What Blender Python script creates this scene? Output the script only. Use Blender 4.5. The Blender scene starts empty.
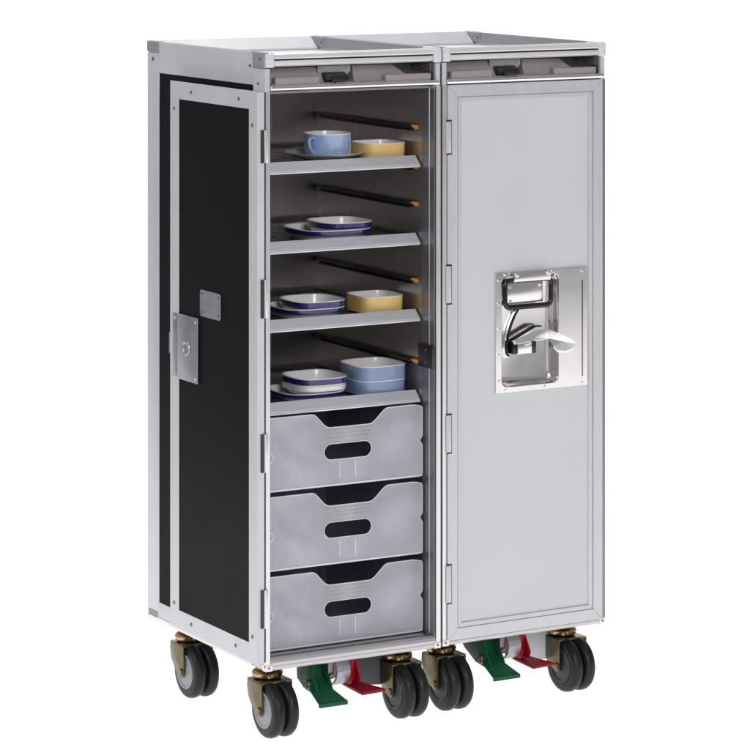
import bpy, bmesh, math, random
from mathutils import Vector, Matrix
random.seed(4)
ZF = 0.0225                       # measured heights are taken from 22.5 mm below the floor
S = bpy.context.scene
COL = S.collection

# ------------------------------------------------------------------ camera
cam = bpy.data.cameras.new('camera'); co = bpy.data.objects.new('camera', cam); COL.objects.link(co)
co.location = (-2.174568, -3.961711, 1.298835 - ZF)
co.rotation_euler = (math.pi/2, 0, -0.492675)
cam.sensor_width = 36; cam.lens = 3084.27/750*36
cam.shift_x = 138.4/750; cam.shift_y = -501.5174/750
cam.clip_start = 0.1; cam.clip_end = 200
S.camera = co

# ------------------------------------------------------------------ studio light
w = bpy.data.worlds.new('World'); S.world = w; w.use_nodes = True
bg = w.node_tree.nodes['Background']; bg.inputs[0].default_value = (0.93, 0.95, 1.0, 1); bg.inputs[1].default_value = 0.30
S.view_settings.view_transform = 'Standard'; S.view_settings.look = 'None'
S.view_settings.exposure = 0.0; S.view_settings.gamma = 1.0

def lamp(name, loc, target, sx, sy, power, color=(1, 1, 1)):
    l = bpy.data.lights.new(name, 'AREA'); l.shape = 'RECTANGLE'; l.size = sx; l.size_y = sy
    l.energy = power; l.color = color
    o = bpy.data.objects.new(name, l); COL.objects.link(o); o.location = loc
    d = Vector(target) - Vector(loc); o.rotation_euler = d.to_track_quat('-Z', 'Y').to_euler()
    return o
lamp('softbox_key', (-3.2, 0.2, 1.9), (0, 0.1, 0.6), 1.6, 1.9, 38, (0.96, 0.97, 1.0))
lamp('softbox_front', (-0.9, -3.6, 2.2), (0.3, 0, 0.5), 1.1, 1.6, 66, (1.0, 0.99, 0.98))
lamp('softbox_overhead', (0.4, 0.6, 3.0), (0.3, 0.2, 1.0), 1.6, 1.2, 30, (1.0, 0.97, 0.96))

# ------------------------------------------------------------------ materials
def nodes_of(name):
    m = bpy.data.materials.new(name); m.use_nodes = True
    nt = m.node_tree; return m, nt, nt.nodes['Principled BSDF']
def mat(name, col, rough=0.5, metal=0.0, noise=0.04, nscale=40, bump=0.0, stretch=(1, 1, 1), coat=0.0, spec=0.5, rvar=0.08, aniso=0.0):
    m, nt, b = nodes_of(name)
    N, L = nt.nodes, nt.links
    tc = N.new('ShaderNodeTexCoord'); mp = N.new('ShaderNodeMapping'); mp.inputs['Scale'].default_value = stretch
    L.new(tc.outputs['Object'], mp.inputs[0])
    n = N.new('ShaderNodeTexNoise'); n.inputs['Scale'].default_value = nscale; n.inputs['Detail'].default_value = 5
    L.new(mp.outputs[0], n.inputs['Vector'])
    r = N.new('ShaderNodeValToRGB'); c = Vector(col)
    r.color_ramp.elements[0].position = 0.3; r.color_ramp.elements[1].position = 0.7
    r.color_ramp.elements[0].color = (*(c*(1-noise)), 1); r.color_ramp.elements[1].color = (*[min(1, v) for v in c*(1+noise)], 1)
    L.new(n.outputs[0], r.inputs[0]); L.new(r.outputs[0], b.inputs['Base Color'])
    mr = N.new('ShaderNodeMapRange'); mr.inputs['To Min'].default_value = max(0.02, rough-rvar); mr.inputs['To Max'].default_value = rough+rvar
    L.new(n.outputs[0], mr.inputs[0]); L.new(mr.outputs[0], b.inputs['Roughness'])
    mr.inputs['From Min'].default_value = 0.3; mr.inputs['From Max'].default_value = 0.7; b.inputs['Metallic'].default_value = metal; b.inputs['Specular IOR Level'].default_value = spec
    b.inputs['Coat Weight'].default_value = coat; b.inputs['Anisotropic'].default_value = aniso
    if bump:
        bp = N.new('ShaderNodeBump'); bp.inputs['Strength'].default_value = bump; bp.inputs['Distance'].default_value = 0.0005
        L.new(n.outputs[0], bp.inputs['Height']); L.new(bp.outputs[0], b.inputs['Normal'])
    return m
M = {}
M['alu_side'] = mat('satin_aluminium_white', (0.58, 0.575, 0.605), 0.42, 0.22, 0.015, 30, 0.05)
M['alu'] = mat('anodised_aluminium', (0.70, 0.68, 0.69), 0.33, 0.75, 0.03, 25, 0.1, (6, 6, 0.3))
M['alu_x'] = mat('anodised_aluminium_rail', (0.80, 0.78, 0.785), 0.30, 0.45, 0.03, 25, 0.1, (0.3, 6, 6))
M['door_frame'] = mat('satin_door_frame', (0.57, 0.56, 0.58), 0.40, 0.35, 0.02, 25, 0.05, (4, 4, 0.5))
M['door_skin'] = mat('pale_grey_laminate', (0.555, 0.565, 0.585), 0.42, 0.0, 0.02, 6, 0.0)
M['black'] = mat('black_laminate', (0.0045, 0.0043, 0.0052), 0.40, 0.0, 0.25, 5, 0.0, spec=0.05)
M['liner'] = mat('dull_liner_metal', (0.50, 0.465, 0.46), 0.30, 0.92, 0.02, 40, 0.0, (6, 6, .12), rvar=0.03)
M['jamb'] = mat('dark_jamb_metal', (0.26, 0.245, 0.27), 0.38, 0.7, 0.04, 20, 0.05, (4, 4, 0.3))
M['steel'] = mat('polished_steel', (0.80, 0.765, 0.755), 0.16, 1.0, 0.015, 14, 0.10, rvar=0.04)
M['chrome'] = mat('bright_chrome', (0.85, 0.84, 0.84), 0.10, 1.0, 0.01, 20)
M['darkchrome'] = mat('dark_polished_steel', (0.05, 0.048, 0.05), 0.18, 0.9, 0.1, 30)
M['plate'] = mat('brushed_steel_plate', (0.36, 0.36, 0.40), 0.38, 0.8, 0.05, 30, 0.2, (8, 1, 1))
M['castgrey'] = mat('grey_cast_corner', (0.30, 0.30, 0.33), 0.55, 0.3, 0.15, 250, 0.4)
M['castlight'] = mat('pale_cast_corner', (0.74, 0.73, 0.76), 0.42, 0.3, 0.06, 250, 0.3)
M['tray'] = mat('tray_aluminium', (0.72, 0.72, 0.77), 0.36, 0.35, 0.04, 30, 0.04, (1, 5, 5))
M['pan'] = mat('dark_tray_base', (0.11, 0.105, 0.11), 0.30, 0.75, 0.03, 30)  # tray metal with its dark reflections put into the colour
M['bracket'] = mat('dull_grey_bracket', (0.36, 0.335, 0.335), 0.45, 0.3, 0.05, 60)
M['backdrop_dark'] = mat('dark_backdrop_patch', (0.085, 0.082, 0.092), 0.6, 0.0, 0.05, 40, spec=0.2)
M['alu_low'] = mat('sill_aluminium', (0.56, 0.54, 0.55), 0.35, 0.5, 0.03, 25, 0.1, (0.3, 6, 6))
M['lever'] = mat('satin_steel', (0.82, 0.79, 0.79), 0.22, 0.8, 0.02, 30)
M['taupe'] = mat('taupe_plastic', (0.31, 0.27, 0.265), 0.5, 0.0, 0.04, 200, 0.1)
M['blackplastic'] = mat('black_gap_strip', (0.012, 0.012, 0.016), 0.35, 0.0, 0.1, 100)
M['rubber'] = mat('dark_rubber', (0.011, 0.0105, 0.0118), 0.42, 0.0, 0.15, 120, 0.15, spec=0.30)
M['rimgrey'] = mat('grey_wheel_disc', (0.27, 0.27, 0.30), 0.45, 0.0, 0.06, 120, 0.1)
M['rim_shaded'] = mat('shaded_wheel_disc', (0.022, 0.021, 0.024), 0.45, 0.0, 0.06, 120, 0.1)  # same grey disc with its shade put into the colour
M['zinc'] = mat('yellow_passivated_zinc', (0.155, 0.13, 0.075), 0.28, 0.92, 0.22, 45, 0.15)
M['gold'] = mat('gold_swivel_ring', (0.46, 0.32, 0.19), 0.18, 1.0, 0.1, 50)
M['green'] = mat('green_painted_steel', (0.006, 0.078, 0.032), 0.42, 0.0, 0.15, 80, 0.1, spec=0.25)
M['red'] = mat('red_painted_steel', (0.26, 0.003, 0.010), 0.40, 0.0, 0.12, 80, 0.1, spec=0.3)
M['orange'] = mat('orange_runner_tip', (0.48, 0.21, 0.05), 0.45, 0.0, 0.1, 80)
M['runner'] = mat('dark_runner', (0.055, 0.05, 0.052), 0.35, 0.6, 0.1, 30)
M['white_china'] = mat('white_china', (0.78, 0.75, 0.76), 0.22, 0.0, 0.02, 30, coat=0.4)
M['blue_china'] = mat('pale_blue_china', (0.31, 0.42, 0.68), 0.20, 0.0, 0.04, 60, coat=0.5)
M['bluegrey_china'] = mat('grey_blue_china', (0.215, 0.28, 0.44), 0.24, 0.0, 0.04, 60, coat=0.4)
M['navy_china'] = mat('navy_glaze', (0.018, 0.013, 0.13), 0.20, 0.0, 0.1, 60, coat=0.5)
M['yellow_china'] = mat('butter_yellow_china', (0.76, 0.53, 0.20), 0.22, 0.0, 0.04, 60, coat=0.4)
M['screw'] = mat('dark_screw', (0.20, 0.19, 0.21), 0.35, 0.9, 0.1, 200)
M['brightscrew'] = mat('bright_rivet', (0.75, 0.72, 0.72), 0.15, 1.0, 0.02, 200)
def frosted():
    m, nt, b = nodes_of('frosted_plastic')
    N, L = nt.nodes, nt.links
    b.inputs['Roughness'].default_value = 0.30
    n2 = N.new('ShaderNodeTexNoise'); n2.inputs['Scale'].default_value = 11; n2.inputs['Detail'].default_value = 4; n2.inputs['Distortion'].default_value = 0.8
    cr = N.new('ShaderNodeValToRGB'); cr.color_ramp.elements[0].position = 0.35; cr.color_ramp.elements[1].position = 0.68
    cr.color_ramp.elements[0].color = (0.60, 0.60, 0.66, 1); cr.color_ramp.elements[1].color = (0.82, 0.82, 0.88, 1)
    tc2 = N.new('ShaderNodeTexCoord'); L.new(tc2.outputs['Object'], n2.inputs['Vector']); L.new(n2.outputs[0], cr.inputs[0]); L.new(cr.outputs[0], b.inputs['Base Color'])
    tr = N.new('ShaderNodeBsdfTranslucent'); tr.inputs[0].default_value = (0.62, 0.62, 0.70, 1)
    tp = N.new('ShaderNodeBsdfTransparent'); tp.inputs[0].default_value = (0.80, 0.80, 0.84, 1)
    m1 = N.new('ShaderNodeMixShader'); m1.inputs[0].default_value = 0.30
    m2 = N.new('ShaderNodeMixShader')
    n = N.new('ShaderNodeTexNoise'); n.inputs['Scale'].default_value = 7; n.inputs['Detail'].default_value = 3
    tc = N.new('ShaderNodeTexCoord'); L.new(tc.outputs['Object'], n.inputs['Vector'])
    mr = N.new('ShaderNodeMapRange'); mr.inputs['From Min'].default_value = 0.3; mr.inputs['From Max'].default_value = 0.7
    mr.inputs['To Min'].default_value = 0.24; mr.inputs['To Max'].default_value = 0.46
    L.new(n.outputs[0], mr.inputs[0]); L.new(mr.outputs[0], m2.inputs[0])
    L.new(b.outputs[0], m1.inputs[1]); L.new(tr.outputs[0], m1.inputs[2])
    L.new(m1.outputs[0], m2.inputs[1]); L.new(tp.outputs[0], m2.inputs[2])
    L.new(m2.outputs[0], N['Material Output'].inputs[0])
    return m
M['frosted'] = frosted()
M['bin'] = M['frosted'].copy(); M['bin'].name = 'clear_bin_plastic'
for nd in M['bin'].node_tree.nodes:
    if nd.type == 'MAP_RANGE': nd.inputs['To Min'].default_value = 0.66; nd.inputs['To Max'].default_value = 0.78
M['frost_edge'] = mat('frosted_plastic_edge', (0.62, 0.62, 0.68), 0.30, 0.0, 0.02, 60)
M['rimmetal'] = mat('grey_rim_metal', (0.33, 0.33, 0.345), 0.42, 0.5, 0.04, 25, 0.05, (1, .3, 4))
def glow_white():
    m, nt, b = nodes_of('glowing_white_sweep')
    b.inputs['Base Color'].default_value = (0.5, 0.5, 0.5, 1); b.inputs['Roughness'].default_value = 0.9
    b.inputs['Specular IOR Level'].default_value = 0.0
    b.inputs['Emission Color'].default_value = (1, 1, 1, 1); b.inputs['Emission Strength'].default_value = 1.0  # glow added so the floor stays pure white without shadows
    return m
M['glow_white'] = glow_white()

# ------------------------------------------------------------------ helpers
def BM(): return bmesh.new()
def link(name, me, m, parent=None, smooth=False, loc=None):
    ms = m if isinstance(m, (list, tuple)) else [m]
    for k in ms: me.materials.append(M[k])
    if smooth:
        me.shade_smooth(); me.set_sharp_from_angle(angle=math.radians(35))
    o = bpy.data.objects.new(name, me); COL.objects.link(o)
    if parent: o.parent = parent
    if loc: o.location = loc
    return o
def mk(name, bm, m, parent=None, smooth=False, drop=True, loc=None):
    """one mesh object; drop = heights in the mesh are the measured ones"""
    if drop: bmesh.ops.translate(bm, verts=bm.verts, vec=(0, 0, -ZF))
    bmesh.ops.recalc_face_normals(bm, faces=bm.faces)
    me = bpy.data.meshes.new(name); bm.to_mesh(me); bm.free()
    return link(name, me, m, parent, smooth, loc)
def box(bm, x0, x1, y0, y1, z0, z1, bev=0.0, seg=2, mi=0):
    t = bmesh.new()
    bmesh.ops.create_cube(t, size=1)
    for v in t.verts:
        v.co = Vector((x0 + (v.co.x+.5)*(x1-x0), y0 + (v.co.y+.5)*(y1-y0), z0 + (v.co.z+.5)*(z1-z0)))
    if bev: bmesh.ops.bevel(t, geom=t.edges[:], offset=bev, segments=seg, profile=0.6, affect='EDGES')
    for f in t.faces: f.material_index = mi
    join(bm, t)
def join(bm, t):
    me = bpy.data.meshes.new('tmp'); t.to_mesh(me); t.free(); bm.from_mesh(me); bpy.data.meshes.remove(me)
def prism(bm, pts, axis, a, b, bev=0.0, mi=0):
    """pts: closed outline in the two other axes (cyclic order y,z | z,x->x,z | x,y)"""
    t = bmesh.new()
    def P(u, v, h):
        return {'x': (h, u, v), 'y': (u, h, v), 'z': (u, v, h)}[axis]
    lo = [t.verts.new(P(u, v, a)) for u, v in pts]; hi = [t.verts.new(P(u, v, b)) for u, v in pts]
    t.faces.new(lo); t.faces.new(hi[::-1]); n = len(pts)
    for i in range(n): t.faces.new((lo[i], hi[i], hi[(i+1) % n], lo[(i+1) % n]))
    bmesh.ops.recalc_face_normals(t, faces=t.faces)
    if bev: bmesh.ops.bevel(t, geom=t.edges[:], offset=bev, segments=2, profile=0.6, affect='EDGES')
    for f in t.faces: f.material_index = mi
    join(bm, t)
def cyl(bm, c, axis, r, h, seg=32, r2=None, bev=0.0, mi=0):
    t = bmesh.new()
    bmesh.ops.create_cone(t, cap_ends=True, segments=seg, radius1=r, radius2=r if r2 is None else r2, depth=h)
    if bev: bmesh.ops.bevel(t, geom=[e for e in t.edges if len(e.link_faces) == 2 and e.calc_face_angle(0) > 1.0], offset=bev, segments=3, profile=0.5, affect='EDGES')
    R = {'x': Matrix.Rotation(math.pi/2, 4, 'Y'), 'y': Matrix.Rotation(math.pi/2, 4, 'X'), 'z': Matrix.Identity(4)}[axis]
    bmesh.ops.transform(t, matrix=Matrix.Translation(c) @ R, verts=t.verts)
    for f in t.faces: f.material_index = mi
    join(bm, t)
def lathe(bm, prof, axis='z', c=(0, 0, 0), seg=48, mi=None, sup=None):
    """prof: list of (radius, height); closed solid of revolution, or of a superellipse when sup=(n, aspect)"""
    loops = []; c = Vector(c)
    for r, h in prof:
        lp = []
        for i in range(seg):
            a = 2*math.pi*(i+.5)/seg
            ca, sa = math.cos(a), math.sin(a)
            if sup:
                k = (abs(ca)**sup[0] + abs(sa)**sup[0])**(-1/sup[0]); u, v = r*k*ca, r*k*sa*sup[1]
            else: u, v = r*ca, r*sa
            p = {'z': (u, v, h), 'x': (h, u, v), 'y': (u, h, v)}[axis]
            lp.append(bm.verts.new(c + Vector(p)))
        loops.append(lp)
    for k in range(len(loops)-1):
        for i in range(seg):
            f = bm.faces.new((loops[k][i], loops[k][(i+1) % seg], loops[k+1][(i+1) % seg], loops[k+1][i]))
            if mi: f.material_index = mi[k]
    f = bm.faces.new(loops[0]); f.material_index = mi[0] if mi else 0
    f = bm.faces.new(loops[-1]); f.material_index = mi[-1] if mi else 0
def tube(bm, pts, r, seg=10, closed=False, flat=1.0):
    pts = [Vector(p) for p in pts]; n = len(pts); loops = []
    up0 = None
    for i, p in enumerate(pts):
        a = pts[(i-1) % n] if closed or i > 0 else p; b = pts[(i+1) % n] if closed or i < n-1 else p
        t = (b-a).normalized()
        if up0 is None:
            up0 = Vector((0, 0, 1)) if abs(t.z) < .9 else Vector((0, 1, 0))
        s = t.cross(up0).normalized(); u = s.cross(t).normalized(); up0 = u
        loops.append([bm.verts.new(p + s*r*math.cos(2*math.pi*k/seg) + u*r*flat*math.sin(2*math.pi*k/seg)) for k in range(seg)])
    m = n if closed else n-1
    for i in range(m):
        A, B = loops[i], loops[(i+1) % n]
        for k in range(seg): bm.faces.new((A[k], A[(k+1) % seg], B[(k+1) % seg], B[k]))
    if not closed:
        bm.faces.new(loops[0]); bm.faces.new(loops[-1])
def rrect(x0, x1, z0, z1, r, n=6):
    out = []
    for cx, cz, a0 in ((x1-r, z1-r, 0), (x0+r, z1-r, 90), (x0+r, z0+r, 180), (x1-r, z0+r, 270)):
        for i in range(n+1):
            a = math.radians(a0 + 90*i/n); out.append((cx + r*math.cos(a), cz + r*math.sin(a)))
    return out
def cut_plate(name, outer, holes, y0, y1, m, parent, bev=0.0004, smooth=True):
    """flat plate in the xz plane with true openings, from y0 (front) to y1 (back)"""
    cu = bpy.data.curves.new('tmp', 'CURVE'); cu.dimensions = '2D'; cu.fill_mode = 'BOTH'
    for lp in [outer] + holes:
        s = cu.splines.new('POLY'); s.points.add(len(lp)-1); s.use_cyclic_u = True
        for i, (u, v) in enumerate(lp): s.points[i].co = (u, v - ZF, 0, 1)
    cu.extrude = (y1-y0)/2 - bev; cu.bevel_depth = bev; cu.bevel_resolution = 1; cu.offset = -bev
    o = bpy.data.objects.new('tmp', cu); COL.objects.link(o)
    dg = bpy.context.evaluated_depsgraph_get(); me = bpy.data.meshes.new_from_object(o.evaluated_get(dg))
    bpy.data.objects.remove(o); bpy.data.curves.remove(cu)
    me.transform(Matrix.Translation((0, (y0+y1)/2, 0)) @ Matrix.Rotation(math.pi/2, 4, 'X'))
    me.name = name; me.materials.clear()
    return link(name, me, m, parent, smooth)
def root(name, loc, rz, label, cat, group=None):
    o = bpy.data.objects.new(name, None); COL.objects.link(o); o.location = loc; o.rotation_euler = (0, 0, rz)
    o.empty_display_size = 0.05
    tag(o, label, cat, group); return o
def tag(o, label, cat, group=None):
    o['label'] = label; o['category'] = cat
    if group: o['group'] = group
def screw_at(parent, x, y, z, axis, r=0.0028, m='screw', name='screw', out=0.0012):
    bm = BM()
    d = {'x': (1, 0, 0), 'y': (0, 1, 0), 'z': (0, 0, 1)}[axis]
    cyl(bm, (x, y, z), axis, r, out*2, 14, bev=r*0.25)
    if axis == 'x': box(bm, x-out-.0003, x+out+.0003, y-r*.2, y+r*.2, z-r*.7, z+r*.7)
    if axis == 'y': box(bm, x-r*.2, x+r*.2, y-out-.0003, y+out+.0003, z-r*.7, z+r*.7)
    return mk(name, bm, m, parent, True)

W, D, ZB, ZT = 0.302, 0.387, 0.129, 1.0356

# ------------------------------------------------------------------ trolley body
def mitred_side(name, rect, side, prof, m, parent, gap=0.00025, smooth=False):
    """one mitred length of a picture-frame moulding in the xz plane; prof = [(inset, y)...] from the outer edge inward"""
    x0, x1, z0, z1 = rect; bm = BM(); A, B = [], []
    for d, y in prof:
        if side == 'bottom': a, b = (x0+d+gap, y, z0+d), (x1-d-gap, y, z0+d)
        if side == 'top':    a, b = (x0+d+gap, y, z1-d), (x1-d-gap, y, z1-d)
        if side == 'left':   a, b = (x0+d, y, z0+d+gap), (x0+d, y, z1-d-gap)
        if side == 'right':  a, b = (x1-d, y, z0+d+gap), (x1-d, y, z1-d-gap)
        A.append(bm.verts.new(a)); B.append(bm.verts.new(b))
    n = len(prof)
    for i in range(n): bm.faces.new((A[i], A[(i+1) % n], B[(i+1) % n], B[i]))
    bm.faces.new(A); bm.faces.new(B[::-1])
    return mk(name, bm, m, parent, smooth)

def caster_parts(parent, x, y, mrim, yaw=0.0):
    """double-wheel swivel caster; origin = swivel axis at the cabinet's underside; wheels trail to the front (-y)"""
    top = ZB - ZF
    bm = BM()
    zc = 0.0412 - top; ay = -0.025; hw = 0.0262; r = 0.0412
    # fork: top plate with two cheeks that taper down to the axle
    tz = -0.024
    box(bm, -hw, hw, -0.030, 0.014, tz-0.0030, tz, 0.0006)
    for s in (-1, 1):
        prof = [(-0.030, tz-.001), (0.014, tz-.001), (0.0155, tz-0.012), (0.011, tz-0.028), (-0.004, zc-0.002), (ay+0.006, zc-0.0085), (ay, zc-0.0095), (ay-0.0045, zc-0.007), (-0.031, zc+.004)]
        prism(bm, prof, 'x', s*hw - (0.0026 if s > 0 else 0), s*hw + (0.0026 if s < 0 else 0), 0.0004)
    c = mk('caster', bm, 'zinc', parent, True, drop=False, loc=(x, y, top)); c.rotation_euler = (0, 0, yaw)
    bm = BM()
    lathe(bm, [(0.010, 0), (0.017, -0.0005), (0.0175, -0.006), (0.0165, -0.010), (0.021, -0.0125), (0.0235, -0.016), (0.0225, -0.021), (0.019, -0.0238), (0.01, -0.0239)])
    mk('swivel_ring', bm, 'gold', c, True, drop=False)
    bm = BM(); box(bm, -0.026, 0.026, -0.026, 0.026, -0.0035, -0.0002, 0.0006)
    mk('mounting_plate', bm, 'zinc', c, False, drop=False)
    for s in (-1, 1):
        x0 = s*0.0115; h = 0.0100
        bm = BM()
        prof = [(0.027, -h*.92), (0.0310, -h*.96), (0.0355, -h*.92), (0.0388, -h*.74), (0.0407, -h*.45), (r, -h*.12), (r, h*.12), (0.0407, h*.45), (0.0388, h*.74), (0.0355, h*.92), (0.0310, h*.96), (0.027, h*.92)]
        lathe(bm, prof, 'x', (x0, ay, zc), 56)
        mk('tyre', bm, 'rubber', c, True, drop=False)
        bm = BM(); e = h*.92 + 0.0006
        prof = [(0.004, -e), (0.008, -e-.0004), (0.0095, -e), (0.022, -e+.0006), (0.0235, -e-.0008), (0.0262, -e-.0010), (0.0268, -e), (0.0268, e), (0.0262, e+.001), (0.0235, e+.0008), (0.022, e-.0006), (0.0095, e), (0.008, e+.0004), (0.004, e)]
        lathe(bm, prof, 'x', (x0, ay, zc), 56)
        mk('rim', bm, mrim, c, True, drop=False)
    bm = BM(); cyl(bm, (0, ay, zc), 'x', 0.0030, 0.0565, 16)
    cyl(bm, (-0.0275, ay, zc), 'x', 0.0055, 0.0035, 6, bev=.0005); cyl(bm, (0.0275, ay, zc), 'x', 0.0055, 0.0035, 6, bev=.0005)
    mk('axle', bm, 'zinc', c, True, drop=False)
    return c

def handle_slot(p):
    """shallow opening above the door: taupe moulding and black latch"""
    bm = BM()
    # housing: floor, back and ceiling of the slot
    box(bm, .0085, W-.0085, .003, .075, .9800, .9862)
    box(bm, .0085, W-.0085, .062, .068, .9864, 1.0135)
    box(bm, .0085, .0100, .004, .0618, .9864, 1.0135); box(bm, W-.0100, W-.0085, .004, .0618, .9864, 1.0135)
    mk('slot_housing', bm, 'jamb', p)
    def wedge(bm, xa0, xa1, xb0, xb1, y0, y1, z0, z1):
        y1 = .040
        v = [(xa0, y0, z0), (xa1, y0, z0), (xa1, y1, z0), (xa0, y1, z0), (xb0, y1-.012, z1), (xb1, y1-.012, z1), (xb1, y1, z1), (xb0, y1, z1)]
        t = bmesh.new(); vs = [t.verts.new(q) for q in v]
        for f in ((0, 1, 2, 3), (4, 5, 6, 7), (0, 1, 5, 4), (1, 2, 6, 5), (2, 3, 7, 6), (3, 0, 4, 7)): t.faces.new([vs[i] for i in f])
        bmesh.ops.recalc_face_normals(t, faces=t.faces)
        bmesh.ops.bevel(t, geom=t.edges[:], offset=.0006, segments=2, affect='EDGES'); join(bm, t)
    bm = BM()
    wedge(bm, .016, .120, .020, .100, .013, .058, .9885, 1.0115)
    box(bm, .014, .120, .004, .058, .9864, .9888, .0005)
    box(bm, .018, .092, .0015, .0125, .9870, .9985, .0012)
    mk('grip_block', bm, 'taupe', p, True)
    bm = BM()
    wedge(bm, .158, .262, .163, .232, .013, .058, .9885, 1.0115)
    box(bm, .122, .286, .004, .058, .9864, .9888, .0005)
    box(bm, .207, .286, .0015, .0125, .9870, .9975, .0012)
    mk('grip_block', bm, 'taupe', p, True)
    bm = BM()
    prism(bm, [(.100, 1.0125), (.156, 1.0125), (.156, 1.004), (.152, 1.0005), (.148, .9925), (.108, .9925), (.103, 1.0005), (.100, 1.005)], 'y', .020, .0225, .0003)
    for q in (.105, .150): cyl(bm, (q, .0195, 1.0085), 'y', .0018, .003, 12)
    mk('latch_bracket', bm, 'bracket', p, True)
    bm = BM()
    prism(bm, [(.010, .9895), (.004, .993), (.006, .9985), (.016, 1.0030), (.030, 1.0035), (.030, .9895)], 'x', .106, .144, .0012)
    box(bm, .114, .138, .001, .008, .9900, .9955, .0015)
    mk('latch', bm, 'blackplastic', p, True)
    bm = BM(); box(bm, W-.0125, W-.0102, .010, .056, .9995, 1.0120, .0003); mk('side_bracket', bm, 'jamb', p)
    screw_at(p, W-.0130, .030, 1.006, 'x', .0026)

def runners(p, zs):
    for side in (0, 1):
        for z in zs:
            x0, x1 = (.2835, .2918) if side else (.0102, .0185)
            bm = BM(); box(bm, x0, x1, .056, .348, z-.0012, z+.0030, .0006)
            xa, xb = (x0+.002, x1+.0) if side else (x0, x1-.002)
            box(bm, x0+(.0065 if side else 0), x1-(0 if side else .0065), .060, .346, z-.0051, z-.0013)
            box(bm, xa, xb, .060, .346, z-.0072, z-.0050, .0004)
            o = mk('runner', bm, 'runner', p, True)
            bm = BM()
            wx = .2918 if side else .0102; k = -1 if side else 1
            t = bmesh.new()
            v = [(wx, .047, z+.0015), (wx, .0558, z+.003), (wx+k*.0085, .0558, z+.003), (wx, .048, z-.004), (wx, .0558, z-.005), (wx+k*.003, .0558, z-.0035)]
            vs = [t.verts.new(q) for q in v]
            for f in ((0, 1, 2), (3, 4, 5), (0, 1, 4, 3), (1, 2, 5, 4), (2, 0, 3, 5)): t.faces.new([vs[i] for i in f])
            join(bm, t)
            mk('end_cap', bm, 'orange', o)

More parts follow.
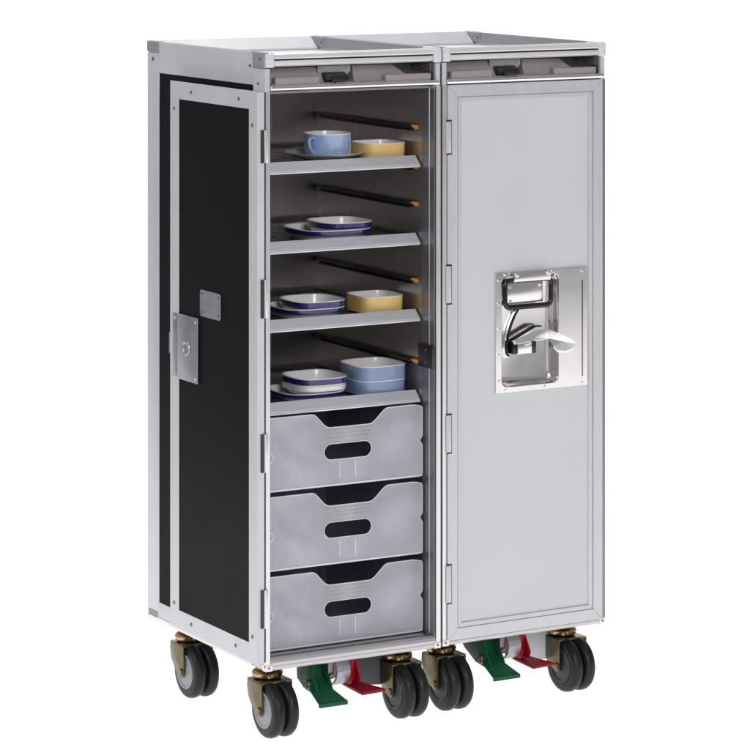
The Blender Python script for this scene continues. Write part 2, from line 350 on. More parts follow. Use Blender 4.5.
def cabinet(p, opened):
    a = 'alu_side'
    # outer faces of the two long sides
    for s in (0, 1):
        X = (lambda q: q) if s == 0 else (lambda q: W - q)
        def b2(bm, xa, xb, *r, **k): box(bm, min(X(xa), X(xb)), max(X(xa), X(xb)), *r, **k)
        bm = BM(); b2(bm, .0012, .0070, .036, .350, .150, .992); mk('side_panel', bm, 'black', p)
        bm = BM(); b2(bm, 0, .0042, .0385, .3455, .9870, ZT-.0004, bev=.0004); mk('side_rail', bm, a, p, True)
        bm = BM(); b2(bm, 0, .0070, .0385, .3455, ZB, .1590, bev=.0004); mk('side_rail', bm, a, p, True)
        bm = BM(); b2(bm, .0003, .0079, .0005, .0380, ZB+.001, 1.0120, bev=.0004); mk('corner_post', bm, 'alu_side', p, True)
        bm = BM(); b2(bm, 0, .0079 if opened else (.0062 if s == 0 else .0040), -.0010, .0040, .1325, .9780, bev=.0012, seg=3); mk('post_trim', bm, 'alu' if (opened or s == 0) else 'jamb', p, True)  # closed trolley's right trim has its shadow put into the colour
        bm = BM(); b2(bm, .0002, .0080, .3460, D-.0003, ZB, 1.0180, bev=.0010); mk('corner_post', bm, a, p, True)
        if s == 1 and opened:
            bm = BM(); box(bm, W+.0004, W+.0046, .0050, .0300, .1330, 1.0100, .0008); mk('gap_shade_strip', bm, 'blackplastic', p)  # black strip added to stand for the shade between the trolleys
        if not opened:
            bm = BM(); b2(bm, .0040, .0105, .0045, .0062, .1350, .9780); mk('gap_strip', bm, 'blackplastic', p)  # black strip added as the shade in the gap beside the door
        bm = BM(); b2(bm, -.0006, -.0001, .0395, D-.006, ZB, .1350); mk('base_trim', bm, 'alu', p)
        # cast corners on the top edge
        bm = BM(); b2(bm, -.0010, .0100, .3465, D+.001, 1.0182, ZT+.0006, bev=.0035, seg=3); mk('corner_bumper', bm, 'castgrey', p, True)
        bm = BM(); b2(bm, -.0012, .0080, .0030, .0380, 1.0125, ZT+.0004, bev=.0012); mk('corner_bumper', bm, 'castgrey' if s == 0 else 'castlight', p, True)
        bm = BM(); b2(bm, .0000, .0135, -.0030, .0028, 1.0140, ZT-.001, bev=.0016, seg=3); mk('corner_cap', bm, 'castlight', p, True)
        sx = X(-.0004)
        screw_at(p, sx, .366, 1.008, 'x', .0030); screw_at(p, sx, .046, 1.015, 'x', .0024)
        screw_at(p, X(-.0014), .013, 1.0265, 'x', .0024); screw_at(p, X(0), .022, .990, 'x', .0020)
        # low recess near the rear lower corner
        bm = BM(); b2(bm, -.0006, .0004, .350, .380, .1340, .1430, bev=.0002); mk('foot_slot', bm, 'castgrey', p)
    # back
    bm = BM(); box(bm, .0082, W-.0082, .3705, .3775, .150, .992); mk('back_panel', bm, 'black', p)
    bm = BM(); box(bm, .0082, W-.0082, .3700, D-.0008, ZB, .1585, .0005); mk('back_rail', bm, a, p)
    bm = BM(); box(bm, .0102, W-.0102, .3700, D-.0008, .987, 1.0180, .0005); mk('back_rail', bm, a, p)
    # liner
    bm = BM()
    zi = .1475
    box(bm, .0081, .0100, .0380, .3560, zi, .9740); box(bm, W-.0100, W-.0081, .0380, .3560, zi, .9740)
    box(bm, .0081, W-.0081, .3562, .3590, zi, .9740); box(bm, .0081, W-.0081, .0145, .3590, zi-.003, zi-.0002)
    box(bm, .0081, W-.0081, .0145, .3590, .9742, .9775)
    # corner folds and pressed ribs
    for xx in (.060, .115, .205): box(bm, xx, xx+.004, .3545, .3560, .155, .970, .0006)
    mk('liner', bm, 'liner', p)
    for s in (0, 1):
        X0, X1 = ((.0081, .0100) if s == 0 else (W-.0100, W-.0081))
        bm = BM(); box(bm, X0, X1, .0030, .0378, zi, .9740, .0003); mk('door_jamb', bm, 'jamb', p)
        e = .0109 if s == 0 else W-.0109
        bm = BM(); box(bm, min(e, X0), max(e, X1), .0150, .0166, zi+.001, .9740, .0006); mk('gasket', bm, 'alu', p, True)
    # bottom
    bm = BM(); box(bm, .0081, W-.0081, .0120, .3695, ZB+.001, .1440); mk('base', bm, 'jamb', p)
    bm = BM()
    prism(bm, [(.0115, .1462), (.0115, ZB), (.0010, ZB), (.0000, .1305), (.0000, .1345), (.0012, .1352), (.0012, .1366), (.0000, .1372), (.0000, .1402), (.0022, .1440), (.0060, .1462)], 'x', .0082 if opened else .0082, W-.0082)
    mk('bottom_rail', bm, 'alu_low', p)
    for s in (0, 1):
        x0, x1 = (.0000, .0115) if s == 0 else (W-.0115, W)
        bm = BM(); box(bm, x0, x1, -.0012, .0100, ZB-.0005, .1385, .0008); mk('bottom_corner', bm, 'alu', p, True)
        screw_at(p, (x0+x1)/2, -.0014, .1335, 'y', .0016)
    # top front rails and the bright bar under the handle slot
    bm = BM()
    prism(bm, [(-.0020, 1.0265), (-.0026, 1.0290), (-.0018, 1.0325), (.0010, 1.0350), (.0060, 1.0352), (.0120, 1.0335), (.0125, 1.0262)], 'x', .0137, W-.0137)
    mk('top_rail', bm, 'alu_x', p, True)
    bm = BM(); box(bm, .0137, W-.0137, .0008, .0110, 1.0242, 1.0260); mk('rail_groove', bm, 'blackplastic', p)
    bm = BM(); box(bm, .0137, W-.0137, -.0026, .0110, 1.0168, 1.0240, .0016, 3); mk('top_rail', bm, 'alu_x', p, True)
    bm = BM()
    cyl(bm, ((.0085+W-.0045)/2, .0005, .9834), 'x', .0040, W-.0130, 20); box(bm, .0085, W-.0045, .0006, .0080, .9795, .9860, .0004)
    mk('slot_bar', bm, 'chrome', p, True)
    # recessed top with sloping rim
    bm = BM()
    prism(bm, [(.0128, 1.0160), (.3500, 1.0160), (.3500, 1.0142), (.0128, 1.0142)], 'x', .0045, W-.0045)
    mk('top_tray', bm, 'tray', p)
    bm = BM()   # back rim, slopes inwards
    prism(bm, [(D-.0012, 1.0185), (D-.0012, ZT-.0006), (D-.0040, ZT), (D-.0080, ZT), (D-.0095, ZT-.0008), (.3560, 1.0190), (.3540, 1.0164), (D-.012, 1.0164)], 'x', .0105, W-.0105)
    mk('top_rim', bm, 'alu_side', p)
    for s in (0, 1):
        X = (lambda q: q) if s == 0 else (lambda q: W - q)
        bm = BM()
        prism(bm, [(X(.0043), 1.0164), (X(.0043), ZT), (X(.0056), ZT), (X(.0064), ZT-.0008), (X(.0084), 1.0190), (X(.0110), 1.0164)], 'y', .0382, .3463)
        mk('top_rim', bm, 'rimmetal', p)
        bm = BM(); box(bm, min(X(.0058), X(.0088)), max(X(.0058), X(.0088)), .340, .3710, 1.0170, ZT-.0010, .0003); mk('rim_bracket', bm, 'castgrey', p)
        screw_at(p, X(.0092), .346, 1.0275, 'x', .0020)
    # handle slot
    handle_slot(p)
    # catch on the right jamb
    if opened:
        bm = BM(); box(bm, .2895, .2920, .0020, .0440, .5500, .5850, .0005); box(bm, .2880, .2925, .0015, .0040, .5500, .5850, .0004)
        c = mk('door_catch', bm, 'runner', p, True)
        for zz in (.558, .577): screw_at(c, .2890, .022, zz, 'x', .002, 'screw')
        runners(p, [.913, .8525, .7955, .7365, .6790, .6205, .5560, .5035])
    # casters
    for x, y in ((.0335, .055), (.2585, .055), (.0335, .307), (.2585, .307)):
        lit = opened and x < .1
        caster_parts(p, x, y, 'rimgrey' if lit else 'rim_shaded', random.uniform(-.02, .02))
    # brake pedals
    bm = BM()
    # green: web from the hinge, then a splayed toe
    for xx in (.088, .1135):
        prism(bm, [(.062, .1275), (.030, .1275), (.018, .116), (.004, .098), (.000, .090), (.006, .082), (.040, .086), (.060, .096)], 'x', xx-.0012, xx+.0012, .0004)
    t = bmesh.new()
    a_ = [(.0868, .030, .0990), (.1148, .030, .1010), (.0790, .004, .0865), (.1135, .004, .0885), (.0775, -.022, .0750), (.1250, -.024, .0745)]
    lo = [t.verts.new(Vector(q)) for q in a_]; hi = [t.verts.new(Vector(q) + Vector((0, .001, .0035))) for q in a_]
    for q in ((0, 1, 3, 2), (2, 3, 5, 4)):
        t.faces.new([lo[i] for i in q]); t.faces.new([hi[i] for i in q][::-1])
    ring = [0, 1, 3, 5, 4, 2]
    for i in range(6): t.faces.new((lo[ring[i]], lo[ring[(i+1) % 6]], hi[ring[(i+1) % 6]], hi[ring[i]]))
    bmesh.ops.recalc_face_normals(t, faces=t.faces); bmesh.ops.bevel(t, geom=t.edges[:], offset=.0007, segments=2, affect='EDGES'); join(bm, t)
    box(bm, .0768, .1250, -.0265, -.0225, .0715, .0780, .0012)
    box(bm, .088, .1135, .030, .034, .094, .1265, .0005)
    g = mk('brake_pedal', bm, 'green', p, True); g['label'] = 'green brake pedal'
    bm = BM(); cyl(bm, (.0840, .022, .0945), 'x', .0075, .006, 20, bev=.001); cyl(bm, (.0800, .022, .0945), 'x', .004, .005, 6)
    mk('pivot_bolt', bm, 'screw', g, True)
    # silver curved strap
    bm = BM()
    pts = [(.010, .1275), (.004, .121), (.002, .112), (.005, .102), (.012, .094), (.024, .088)]
    th = [(u+.0035, v+.0012) for u, v in pts][::-1]
    prism(bm, pts + th, 'x', .1235, .1460, .0003); mk('brake_strap', bm, 'plate', p, True)
    bm = BM(); cyl(bm, (.1195, .020, .1165), 'x', .0075, .007, 20, bev=.001); cyl(bm, (.1180, .010, .108), 'x', .0030, .008, 6); cyl(bm, (.1180, .028, .0985), 'x', .0045, .008, 16); cyl(bm, (.118, .020, .104), 'x', .005, .012, 16); box(bm, .112, .1225, .010, .034, .110, .1275, .001)
    mk('brake_linkage', bm, 'screw', p, True)
    # red
    bm = BM()
    for xx in (.1500, .1640):
        prism(bm, [(.062, .1275), (.022, .1275), (.012, .113), (.004, .100), (.008, .090), (.050, .086), (.066, .100)], 'x', xx-.0012, xx+.0012, .0004)
    box(bm, .1500, .1640, .018, .022, .092, .1270, .0005)
    t = bmesh.new()
    a_ = [(.1470, .048, .0860), (.1680, .048, .0860), (.1490, .014, .0830), (.1830, .014, .0815), (.1540, -.018, .0790), (.1960, -.018, .0800)]
    lo = [t.verts.new(Vector(q)) for q in a_]; hi = [t.verts.new(Vector(q) + Vector((0, 0, .0042))) for q in a_]
    for q in ((0, 1, 3, 2), (2, 3, 5, 4)):
        t.faces.new([lo[i] for i in q]); t.faces.new([hi[i] for i in q][::-1])
    for i in range(6): t.faces.new((lo[ring[i]], lo[ring[(i+1) % 6]], hi[ring[(i+1) % 6]], hi[ring[i]]))
    bmesh.ops.recalc_face_normals(t, faces=t.faces); bmesh.ops.bevel(t, geom=t.edges[:], offset=.0008, segments=2, affect='EDGES'); join(bm, t)
    r_ = mk('brake_pedal', bm, 'red', p, True); r_['label'] = 'red brake pedal'
    # added plate in place of leftover studio backdrop behind the pedals
    bm = BM(); prism(bm, [(.150, .1275), (.246, .1275), (.246, .066), (.215, .069), (.150, .090)], 'y', .062, .064, .0003)
    mk('backdrop_patch', bm, 'backdrop_dark' if opened else 'door_skin', p)

# ------------------------------------------------------------------ doors
HZ = [(.875, .923), (.648, .704), (.422, .478), (.194, .250)]
def closed_door(p):
    rect = (.0092, .2968, .1352, .9780)
    x0, x1, z0, z1 = rect
    rec = rrect(.1075, .2130, .5120, .6810, .010, 8)
    hole = rrect(.1068, .2137, .5113, .6817, .010, 8)
    R4 = lambda a, b, c, e: [(b, e), (a, e), (a, c), (b, c)]
    d = cut_plate('door', R4(x0+.001, x1-.001, z0+.001, z1-.001), [hole], .0050, .0138, 'jamb', p, .0002, False)
    prof = [(0, .0048), (0, .0000), (.0008, -.0010), (.0178, -.0010), (.0180, .0014), (.0189, .0014), (.0192, -.0003), (.0250, -.0001), (.0260, .0008), (.0263, .0030), (.0263, .0048)]
    for s in ('left', 'right', 'top', 'bottom'): mitred_side('door_frame', rect, s, prof, 'door_frame', d)
    cut_plate('door_panel', R4(x0+.0262, x1-.0262, z0+.0262, z1-.0262), [hole], .0022, .0049, 'door_skin', d, .0001, False)
    for a, b in HZ:
        bm = BM(); box(bm, .0055, .0150, -.0024, -.0012, a, b, .0003)
        cyl(bm, (.0082, -.0018, (a+b)/2), 'z', .0020, b-a-.001, 14); box(bm, .0075, .0166, -.0013, -.00105, a-.0025, b+.0025, mi=1)
        mk('hinge', bm, ['door_frame', 'blackplastic'], d, True)
    # steel latch plate with a true recess
    out = rrect(.0970, .2675, .5035, .6875, .0015, 3)
    lp = cut_plate('latch_plate', out, [rec], -.0012, .0020, 'steel', d, .0005)
    # recess dish
    bm = BM(); n = len(rec)
    def off(lp_, dd):
        cx, cz = .16025, .5965
        return [(cx + (u-cx)*(1-dd/.0528), cz + (v-cz)*(1-dd/.0845)) for u, v in lp_]
    L = []
    for dd, y in ((-.0002, -.0013), (.0008, .0002), (.0018, .0040), (.0030, .0140), (.0060, .0175), (.0090, .0180)):
        L.append([bm.verts.new((u, y, v)) for u, v in off(rec, dd)])
    for k in range(len(L)-1):
        for i in range(n): bm.faces.new((L[k][i], L[k][(i+1) % n], L[k+1][(i+1) % n], L[k+1][i]))
    bm.faces.new(L[-1])
    mk('latch_recess', bm, 'steel', d, True)
    # vertical slot at the right of the plate
    bm = BM(); box(bm, .2572, .2588, -.0016, -.0010, .518, .667, .0002); mk('plate_slot', bm, 'darkchrome', d)
    for x, z in ((.1015, .676), (.1015, .640), (.1015, .602), (.1015, .562), (.1015, .522), (.1135, .5075), (.1870, .5075), (.2575, .5080), (.1135, .6840), (.2020, .6840), (.2575, .6815)):
        screw_at(d, x, -.0014, z, 'y', .0022, 'brightscrew', 'rivet')
    # bail handle at the top of the recess
    bm = BM(); pts = rrect(.1130, .1985, .6335, .6745, .009, 6)
    tube(bm, [(u, -.0020, v) for u, v in pts], .0042, 12, closed=True, flat=.8)
    mk('pull_handle', bm, 'darkchrome', d, True)
    bm = BM(); box(bm, .1215, .1870, .0040, .0060, .6385, .6700, .0008)
    for x, z in ((.1265, .664), (.1820, .664), (.1265, .643)): cyl(bm, (x, .0032, z), 'y', .0022, .003, 12)
    mk('cover_plate', bm, 'steel', d, True)
    bm = BM(); box(bm, .1255, .1940, -.0085, -.0020, .6725, .6860, .0018, 3)
    for x in (.1300, .1895): cyl(bm, (x, -.0095, .6835), 'y', .0030, .004, 14, bev=.0008)
    mk('handle_bracket', bm, 'steel', d, True)
    # curved guide slot
    bm = BM(); arc = [(.1440, .628), (.1370, .618), (.1310, .606), (.1265, .594), (.1235, .581), (.1222, .569), (.1235, .560), (.1275, .5555), (.1320, .557)]
    tube(bm, [(u, .0172, v) for u, v in arc], .0042, 10, flat=.6); mk('curved_guide', bm, 'chrome', d, True)
    bm = BM(); tube(bm, [(u+.0062, .0172, v) for u, v in arc[:7]], .0026, 8); mk('guide_slot', bm, 'darkchrome', d, True)
    # lever
    bm = BM(); box(bm, .1370, .1640, -.0010, .0170, .5600, .5780, .0020, 3); mk('lever_block', bm, 'steel', d, True)
    bm = BM(); box(bm, .1643, .1745, .0030, .0165, .5595, .5785, .0015)
    mk('lever_pivot', bm, 'darkchrome', d, True)
    bm = BM(); box(bm, .1312, .1366, .0010, .0170, .5605, .5790, .001)
    mk('lever_pivot', bm, 'darkchrome', d, True)
    def slab(pts, cen, off):
        t = bmesh.new(); sets = []
        for sgn in (0, 1):
            vs = [t.verts.new(Vector(q) + sgn*Vector(off)) for q in pts]
            c = t.verts.new(Vector(cen) + sgn*Vector(off)); sets.append(vs)
            for i in range(len(vs)): t.faces.new((vs[i], vs[(i+1) % len(vs)], c))
        lo, hi = sets
        for i in range(len(lo)): t.faces.new((lo[i], lo[(i+1) % len(lo)], hi[(i+1) % len(lo)], hi[i]))
        bmesh.ops.recalc_face_normals(t, faces=t.faces); return t
    LV = dict(C=(0.188, -0.006, 0.5966), C2=(0.1993, -0.022, 0.5917), D0=(0.2095, -0.042, 0.5836), D=(0.21, -0.05, 0.5785), E=(0.2022, -0.055, 0.5729), E2=(0.1891, -0.055, 0.5693), F=(0.1799, -0.047, 0.5699), G=(0.1788, -0.038, 0.5754), G2=(0.182, -0.02, 0.5843), H=(0.1611, -0.01, 0.5814), I=(0.1305, -0.006, 0.5778), A=(0.1288, -0.003, 0.5836), B=(0.1728, -0.001, 0.5955))
    bm = slab([LV[k] for k in ('C', 'C2', 'D0', 'D', 'E', 'E2', 'F', 'G', 'G2')], (.1955, -.034, .5815), (.0004, .0025, -.0032))
    join(bm, slab([LV[k] for k in ('A', 'B', 'C', 'G2', 'H', 'I')], (.163, -.006, .5855), (.0002, .0045, -.0020)))
    mk('lever_handle', bm, 'lever', d, False)
    bm = BM(); prism(bm, [(.1285, .5800), (.1740, .5995), (.1850, .5990), (.1850, .6010), (.1720, .6015), (.1285, .5825)], 'y', .0030, .0120, .0003)
    mk('lever_edge', bm, 'darkchrome', d, True)

def open_door(p):
    """folded right back along the left side, inner face outwards"""
    xf = -.0160
    bm = BM(); box(bm, xf+.0010, -.0032, -.0030, .2740, .1425, .9785, .0006); d = mk('door', bm, 'alu_side', p)
    d['label'] = 'open door folded flat against the side'
    y0, y1, z0, z1 = -.0045, .2755, .1410, .9800
    # four mitred lengths round the black inset
    def side(name, pts, m='alu_side'):
        b = BM(); prism(b, pts, 'x', xf, xf+.0045, .0003); return mk(name, b, m, d, True)
    i0, i1, j0, j1 = .0210, .2465, .1695, .9530
    bm = BM(); prism(bm, [(y0, z0), (i0, z0), (i0, z1), (y0, z1)], 'x', xf, xf+.0009, .0002); mk('door_frame', bm, 'alu_side', d)
    bm = BM(); prism(bm, [(i1, z0), (y1, z0), (y1, z1), (i1, z1)], 'x', xf, xf+.0009, .0002); mk('door_frame', bm, 'alu_side', d)
    bm = BM(); prism(bm, [(i0+.0001, j1), (i1-.0001, j1), (i1-.0001, z1), (i0+.0001, z1)], 'x', xf, xf+.0009, .0002); mk('door_frame', bm, 'alu_side', d)
    bm = BM(); prism(bm, [(i0+.0001, z0), (i1-.0001, z0), (i1-.0001, j0), (i0+.0001, j0)], 'x', xf, xf+.0009, .0002); mk('door_frame', bm, 'alu_side', d)
    bm = BM(); box(bm, xf+.0006, xf+.00095, i0, i1, j0, j1); mk('door_panel', bm, 'black', d)
    for y, z in ((.010, .930), (.010, .180), (.262, .938), (.262, .178), (.052, .966), (.205, .966), (.062, .156), (.205, .156)):
        screw_at(d, xf, y, z, 'x', .0028)
    # latch keeper plate
    bm = BM(); box(bm, xf-.0018, xf-.0002, .1810, .2480, .5250, .6250, .0006); box(bm, xf-.0010, xf-.0001, .2483, .2660, .5265, .6235, .0003)
    k = mk('keeper_plate', bm, 'plate', d, True)
    bm = BM(); lathe(bm, [(.0118, xf-.0019), (.0112, xf-.0034), (.0095, xf-.0042), (.0080, xf-.0036), (.0068, xf-.0026), (.001, xf-.0024)], 'x', (0, .2180, .5750), 36)
    mk('keeper_knob', bm, 'plate', d, True)
    for y, z in ((.188, .618), (.188, .532), (.257, .617), (.257, .533)): screw_at(k, xf-.0016, y, z, 'x', .0024, 'brightscrew', 'rivet')
    bm = BM(); box(bm, xf-.0004, xf+.006, .2757, .2790, .560, .592, .0005); mk('latch_bolt', bm, 'plate', d)
    bm = BM(); prism(bm, rrect(.1090, .1755, .6300, .6700, .005), 'x', xf-.0006, xf+.0003, .0002)
    n_ = mk('name_plate', bm, 'plate', d)
    for y, z in ((.116, .664), (.116, .636), (.1685, .664), (.1685, .636)): screw_at(n_, xf-.0006, y, z, 'x', .0020, 'screw', 'rivet')
    for a, b in HZ:
        bm = BM(); box(bm, -.0095, -.0034, -.0052, -.0025, a, b, .0003)
        h = mk('hinge', bm, 'runner', d)
        bm = BM(); box(bm, -.0032, .0024, -.0050, -.0020, a, b, .0004); cyl(bm, (-.0034, -.0050, (a+b)/2), 'z', .0014, b-a, 12)
        mk('hinge_leaf', bm, 'alu', h, True)
    # grooves on the door's hinge edge
    bm = BM(); box(bm, -.0031, -.0012, -.0020, .2700, .1430, .9780); mk('gap_strip', bm, 'blackplastic', d)

TR = (0, 0, 0), 0.0
TR2 = (.307746, .0043036, 0), .0147155
t1 = root('service_trolley', TR[0], TR[1], 'open metal trolley with black sides, shelves and drawers, its door folded against the side', 'trolley', 'pair of metal galley trolleys standing side by side')
cabinet(t1, True); open_door(t1)
t2 = root('service_trolley', TR2[0], TR2[1], 'closed metal trolley with pale grey door and steel latch plate', 'trolley', 'pair of metal galley trolleys standing side by side')
cabinet(t2, False); closed_door(t2)

# ------------------------------------------------------------------ shelf trays
TZ = [.8692, .7512, .6352, .5122]
ordn = ['topmost metal tray, under the cup and a yellow bowl', 'metal tray second from the top, under two navy edged dishes only',
        'metal tray third from the top, under navy edged dishes and a yellow dish', 'lowest metal tray, directly above the clear plastic drawers']
for z, lab in zip(TZ, ordn):
    bm = BM(); zb = z - .0065
    x0, x1 = .0125, .2890
    # slanted front lip, ends, back
    prism(bm, [(.0515, zb-.001), (.0530, z-.0004), (.0515, z+.0002), (.0385, z-.0120), (.0372, z-.0150), (.0392, z-.0150), (.0400, z-.0130)], 'x', x0, x1, .0002)
    box(bm, x0, x1, .0362, .0385, z-.0166, z-.0142, .0008)
    o = mk('shelf_tray', bm, 'tray', None, False, drop=False)
    bm = BM(); box(bm, x0+.004, x1-.004, .052, .342, zb-.0012, zb)
    box(bm, x0, x0+.0035, .056, .342, zb-.001, z-.002, .0004); box(bm, x1-.0035, x1, .056, .342, zb-.001, z-.002, .0004)
    box(bm, x0+.0036, x1-.0036, .3425, .3450, zb-.001, z-.002, .0004)
    pn = mk('tray_base', bm, 'pan', o, False, drop=False)
    for me in (o.data, pn.data):
        for v in me.vertices: v.co -= Vector((.15, .04, zb))
    o.location = (.15, .04, zb - ZF)
    tag(o, lab, 'tray', 'trays in the open trolley')

# ------------------------------------------------------------------ drawers
dl = ['top one of three clear plastic drawers, right under the lowest tray', 'middle one of three clear plastic drawers', 'bottom one of three clear plastic drawers, just above the wheels']
for (zb, lab) in zip((.3845, .2675, .1495), dl):
    h = .1085
    rt = root('plastic_drawer', (.15, .03, zb - ZF), 0, lab, 'drawer', 'clear plastic drawers in the open trolley')
    bx0, bx1 = .0125, .2885; X = lambda q: q - .15
    # front with hand notch and slot
    def smooth_corner(pts, r, n=5):
        out = []
        m = len(pts)
        for i in range(m):
            p0, p1, p2 = Vector(pts[i-1]), Vector(pts[i]), Vector(pts[(i+1) % m])
            a = (p0-p1).normalized(); b = (p2-p1).normalized(); rr = r[i]
            A = p1 + a*rr; B = p1 + b*rr
            for k in range(n+1):
                t = k/n; q = A*(1-t)**2 + p1*2*t*(1-t) + B*t*t; out.append((q.x, q.y))
        return out
    raw = [(bx0, 0), (bx1, 0), (bx1, h*.44), (bx1-.006, h*.50), (bx1, h*.56), (bx1, h-.003), (bx1-.016, h+.0005), (.224, h), (.200, h-.022), (.121, h-.022), (.100, h), (bx0, h)]
    rad = [.004, .006, .002, .003, .002, .004, .006, .006, .008, .008, .006, .004]
    outer = [(u-.15, v+ZF) for u, v in smooth_corner(raw, rad)]
    slot = [(u-.15, v+ZF) for u, v in rrect(.1165, .1985, .0385, .0625, .0119, 8)]
    cut_plate('front_panel', outer, [slot], 0, .0026, 'frosted', rt, .0006)
    bm = BM()
    box(bm, bx0-.15, bx0-.15+.002, .0030, .290, .001, h-.012, .0005); box(bm, bx1-.15-.002, bx1-.15, .0030, .290, .001, h-.012, .0005)
    box(bm, bx0-.15+.0021, bx1-.15-.0021, .288, .290, .001, h-.012); box(bm, bx0-.15+.0021, bx1-.15-.0021, .0030, .2878, .001, .0030)
    mk('bin', bm, 'bin', rt, False, drop=False)
    bm = BM()   # moulded rim round the opening
    tube(bm, [(u, -.0001, v-ZF) for u, v in slot], .0008, 6, closed=True)
    tube(bm, [(u, .0006, v-ZF) for u, v in outer], .0009, 6, closed=True)
    mk('slot_rim', bm, 'frost_edge', rt, True, drop=False)
    bm = BM()
    for xx in (.1430, .1700): box(bm, xx-.15, xx+.0014-.15, -.0003, .0004, .010, .0345, .0002)
    box(bm, bx0-.15, bx1-.15, -.0005, .0004, .0002, .0022, .0002)
    mk('rib', bm, 'frost_edge', rt, True, drop=False)
    bm = BM()
    for zz in (h-.027, h-.033, h-.0385): box(bm, .1175-.15, .1985-.15, -.0007, .0002, zz, zz+.0016, .0003)
    mk('rib', bm, 'frosted', rt, True, drop=False)
    if zb < .3:
        bm = BM()
        for i in range(17):
            for j in range(12): box(bm, -.112+i*.0040, -.112+i*.0040+.0013, -.0003, .0001, .040+j*.0040, .040+j*.0040+.0013)
        mk('dot_grid', bm, 'frosted', rt, False, drop=False)
    else:
        bm = BM(); tube(bm, [(.086+.0105*math.cos(a), .0002, .031+.0095*math.sin(a)) for a in [math.radians(15*i) for i in range(24)]], .0006, 6, closed=True)
        tube(bm, [(.098+.022*math.cos(a), .0002, .076+.024*math.sin(a)) for a in [math.radians(105+9*i) for i in range(14)]], .0005, 6)
        mk('mould_mark', bm, 'frosted', rt, True, drop=False)
    bm = BM(); tube(bm, [(bx0-.150+.0085+.0085*math.cos(a), -.0002, .050+.0075*math.sin(a)) for a in [math.radians(-80+16*i) for i in range(11)]], .0011, 6)
    mk('finger_ring', bm, 'frost_edge', rt, True, drop=False)

# ------------------------------------------------------------------ crockery
def dish(name, x, y, z, s, h, cols, label, cat, band=.35, base=.82, n=4.5, asp=1.0, group=None, wall=.0022):
    """rounded-square open dish; cols = (outer material, rim/inner material, foot material)"""
    bm = BM(); r = s/2
    hb = h*(1-band)
    prof = [(r*base*.9, 0), (r*base, .0008), (r*(base+.08*(1-base)*2), hb*.5), (r*.975, hb-.0002), (r*.99, hb+.0003), (r, h-.0016), (r+.0004, h-.0013), (r+.0006, h-.0005), (r, h), (r-wall, h-.0004), (r-wall*1.4, h-.003), (r*base, .0035), (r*base*.5, .0028)]
    mi = [2, 2, 2, 2, 0, 0, 1, 1, 1, 1, 1, 1]
    lathe(bm, prof, 'z', (0, 0, 0), 72, mi, (n, asp))
    o = mk(name, bm, list(cols), None, True, drop=False, loc=(x, y, z - ZF))
    tag(o, label, cat, group); return o
PT = [z - .0065 for z in TZ]
NV = ('navy_china', 'white_china', 'white_china')
YL = ('yellow_china', 'white_china', 'yellow_china'); BL = ('bluegrey_china', 'white_china', 'bluegrey_china')
# tray 1
z = PT[0]
bm = BM(); lathe(bm, [(.030, 0), (.034, .0010), (.050, .0060), (.0615, .0112), (.0625, .0122), (.0610, .0126), (.048, .0085), (.034, .0042), (.010, .0036)], seg=64)
o = mk('saucer', bm, 'white_china', None, True, drop=False, loc=(.169, .118, z-ZF)); tag(o, 'white saucer lying under the blue cup', 'saucer')
cup = root('tea_cup', (.169, .112, z + .0042 - ZF), 0, 'pale blue tea cup with white inside on the top tray', 'cup')
bm = BM()
prof = [(.024, 0), (.0285, .0006), (.0315, .003), (.0340, .008), (.0352, .018), (.0360, .0362), (.0364, .0370), (.0360, .0376), (.0346, .0372), (.0338, .033), (.0332, .014), (.028, .004), (.010, .003)]
lathe(bm, prof, seg=72, mi=[0, 0, 0, 0, 0, 1, 1, 1, 1, 1, 1, 1])
mk('cup_body', bm, ['blue_china', 'white_china'], cup, True, drop=False)
bm = BM(); hd = Vector((-.907, -.42, 0)).normalized()
tube(bm, [hd*u + Vector((0, 0, v)) for u, v in ((.0335, .0300), (.0400, .0325), (.0465, .0305), (.0480, .0250), (.0455, .0175), (.0400, .0115), (.0340, .0080))], .0026, 10)
mk('cup_handle', bm, 'blue_china', cup, True, drop=False)
bm = BM()
for ang, k in ((-100, 1), (-100, -1), (-20, 1), (-20, -1)):
    pts = []
    for i in range(9):
        t = i/8; a = math.radians(ang + k*(3 + 16*(1-t)**2.2)); zz = .004 + .022*t
        rr = .0336 + .0017*min(1, zz/.018) + .0002; 
        pts.append((rr*math.cos(a), rr*math.sin(a), zz))
    tube(bm, pts, .0005, 6)
mk('petal_line', bm, 'white_china', cup, True, drop=False)
dish('bowl', .2495, .098, z, .0720, .0260, YL, 'butter yellow bowl beside the blue cup on the top tray', 'bowl', .92, .93, 4)
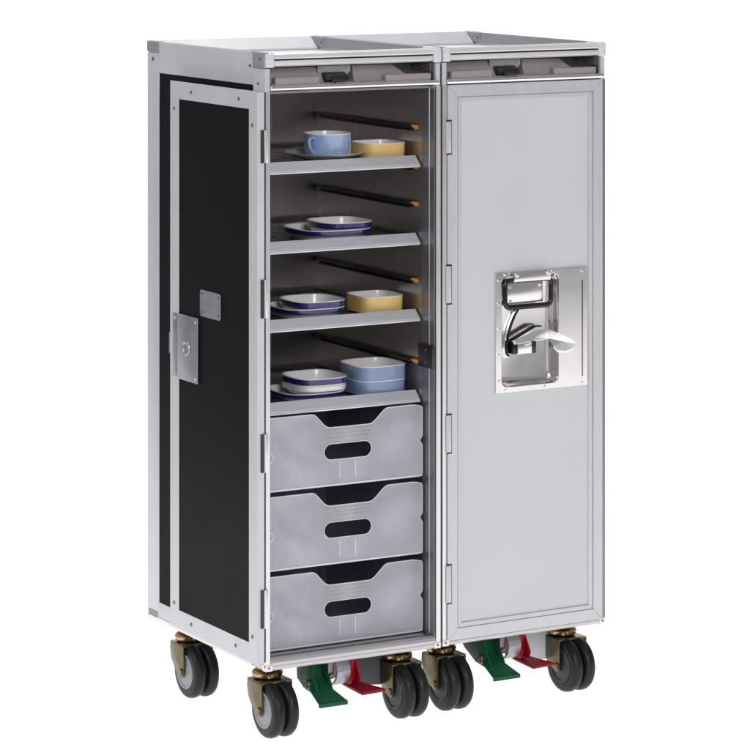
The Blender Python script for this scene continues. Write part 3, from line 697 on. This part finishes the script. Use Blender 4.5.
# tray 2
z = PT[1]
dish('dish', .171, .118, z, .1180, .0165, NV, 'wide navy edged plate under the smaller dish on the second tray from the top', 'dish', .50, .84, 3.4)
dish('dish', .190, .112, z+.0075, .0880, .0185, NV, 'small navy edged dish stacked on a wide plate on the second tray from the top', 'dish', .55, .86, 3.3)
# tray 3
z = PT[2]
dish('dish', .130, .112, z, .1050, .0165, NV, 'navy edged plate at the bottom of the pile on the third tray from the top', 'dish', .50, .84, 3.4)
dish('dish', .139, .106, z+.0075, .0880, .0190, NV, 'navy edged dish lying on a plate left of the yellow dish on the third tray', 'dish', .55, .86, 3.3)
dish('bowl', .2455, .100, z, .0740, .0270, YL, 'deep yellow dish with grey inside on the third tray from the top', 'bowl', .92, .93, 4)
# tray 4
z = PT[3]
dish('dish', .130, .112, z, .1050, .0125, NV, 'navy edged plate at the bottom of the pile on the lowest tray', 'dish', .50, .84, 3.4)
dish('bowl', .1425, .106, z+.0065, .0860, .0145, ('white_china',)*3, 'plain white bowl between two navy edged dishes on the lowest tray', 'bowl', .5, .80, 3.3)
dish('dish', .1425, .106, z+.0150, .0880, .0185, NV, 'navy edged dish on top of the white bowl on the lowest tray', 'dish', .55, .90, 3.3)
dish('bowl', .2420, .100, z, .0860, .0235, BL, 'lower of the two grey blue bowls stacked on the lowest tray', 'bowl', .92, .93, 3.7)
dish('bowl', .2420, .100, z+.0210, .0870, .0245, BL, 'upper of the two grey blue bowls stacked on the lowest tray', 'bowl', .92, .93, 3.7)

# ------------------------------------------------------------------ setting: white sweep with added glow
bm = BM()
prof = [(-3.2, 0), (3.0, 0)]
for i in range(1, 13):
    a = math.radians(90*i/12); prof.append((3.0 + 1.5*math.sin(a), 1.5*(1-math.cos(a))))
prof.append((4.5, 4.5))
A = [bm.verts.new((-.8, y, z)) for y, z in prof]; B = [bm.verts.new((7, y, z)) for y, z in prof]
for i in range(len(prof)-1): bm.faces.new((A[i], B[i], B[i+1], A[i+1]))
fl = mk('floor', bm, 'glow_white', None, True, drop=False); fl['kind'] = 'structure'
S.cycles.max_bounces = 8; S.cycles.transparent_max_bounces = 16
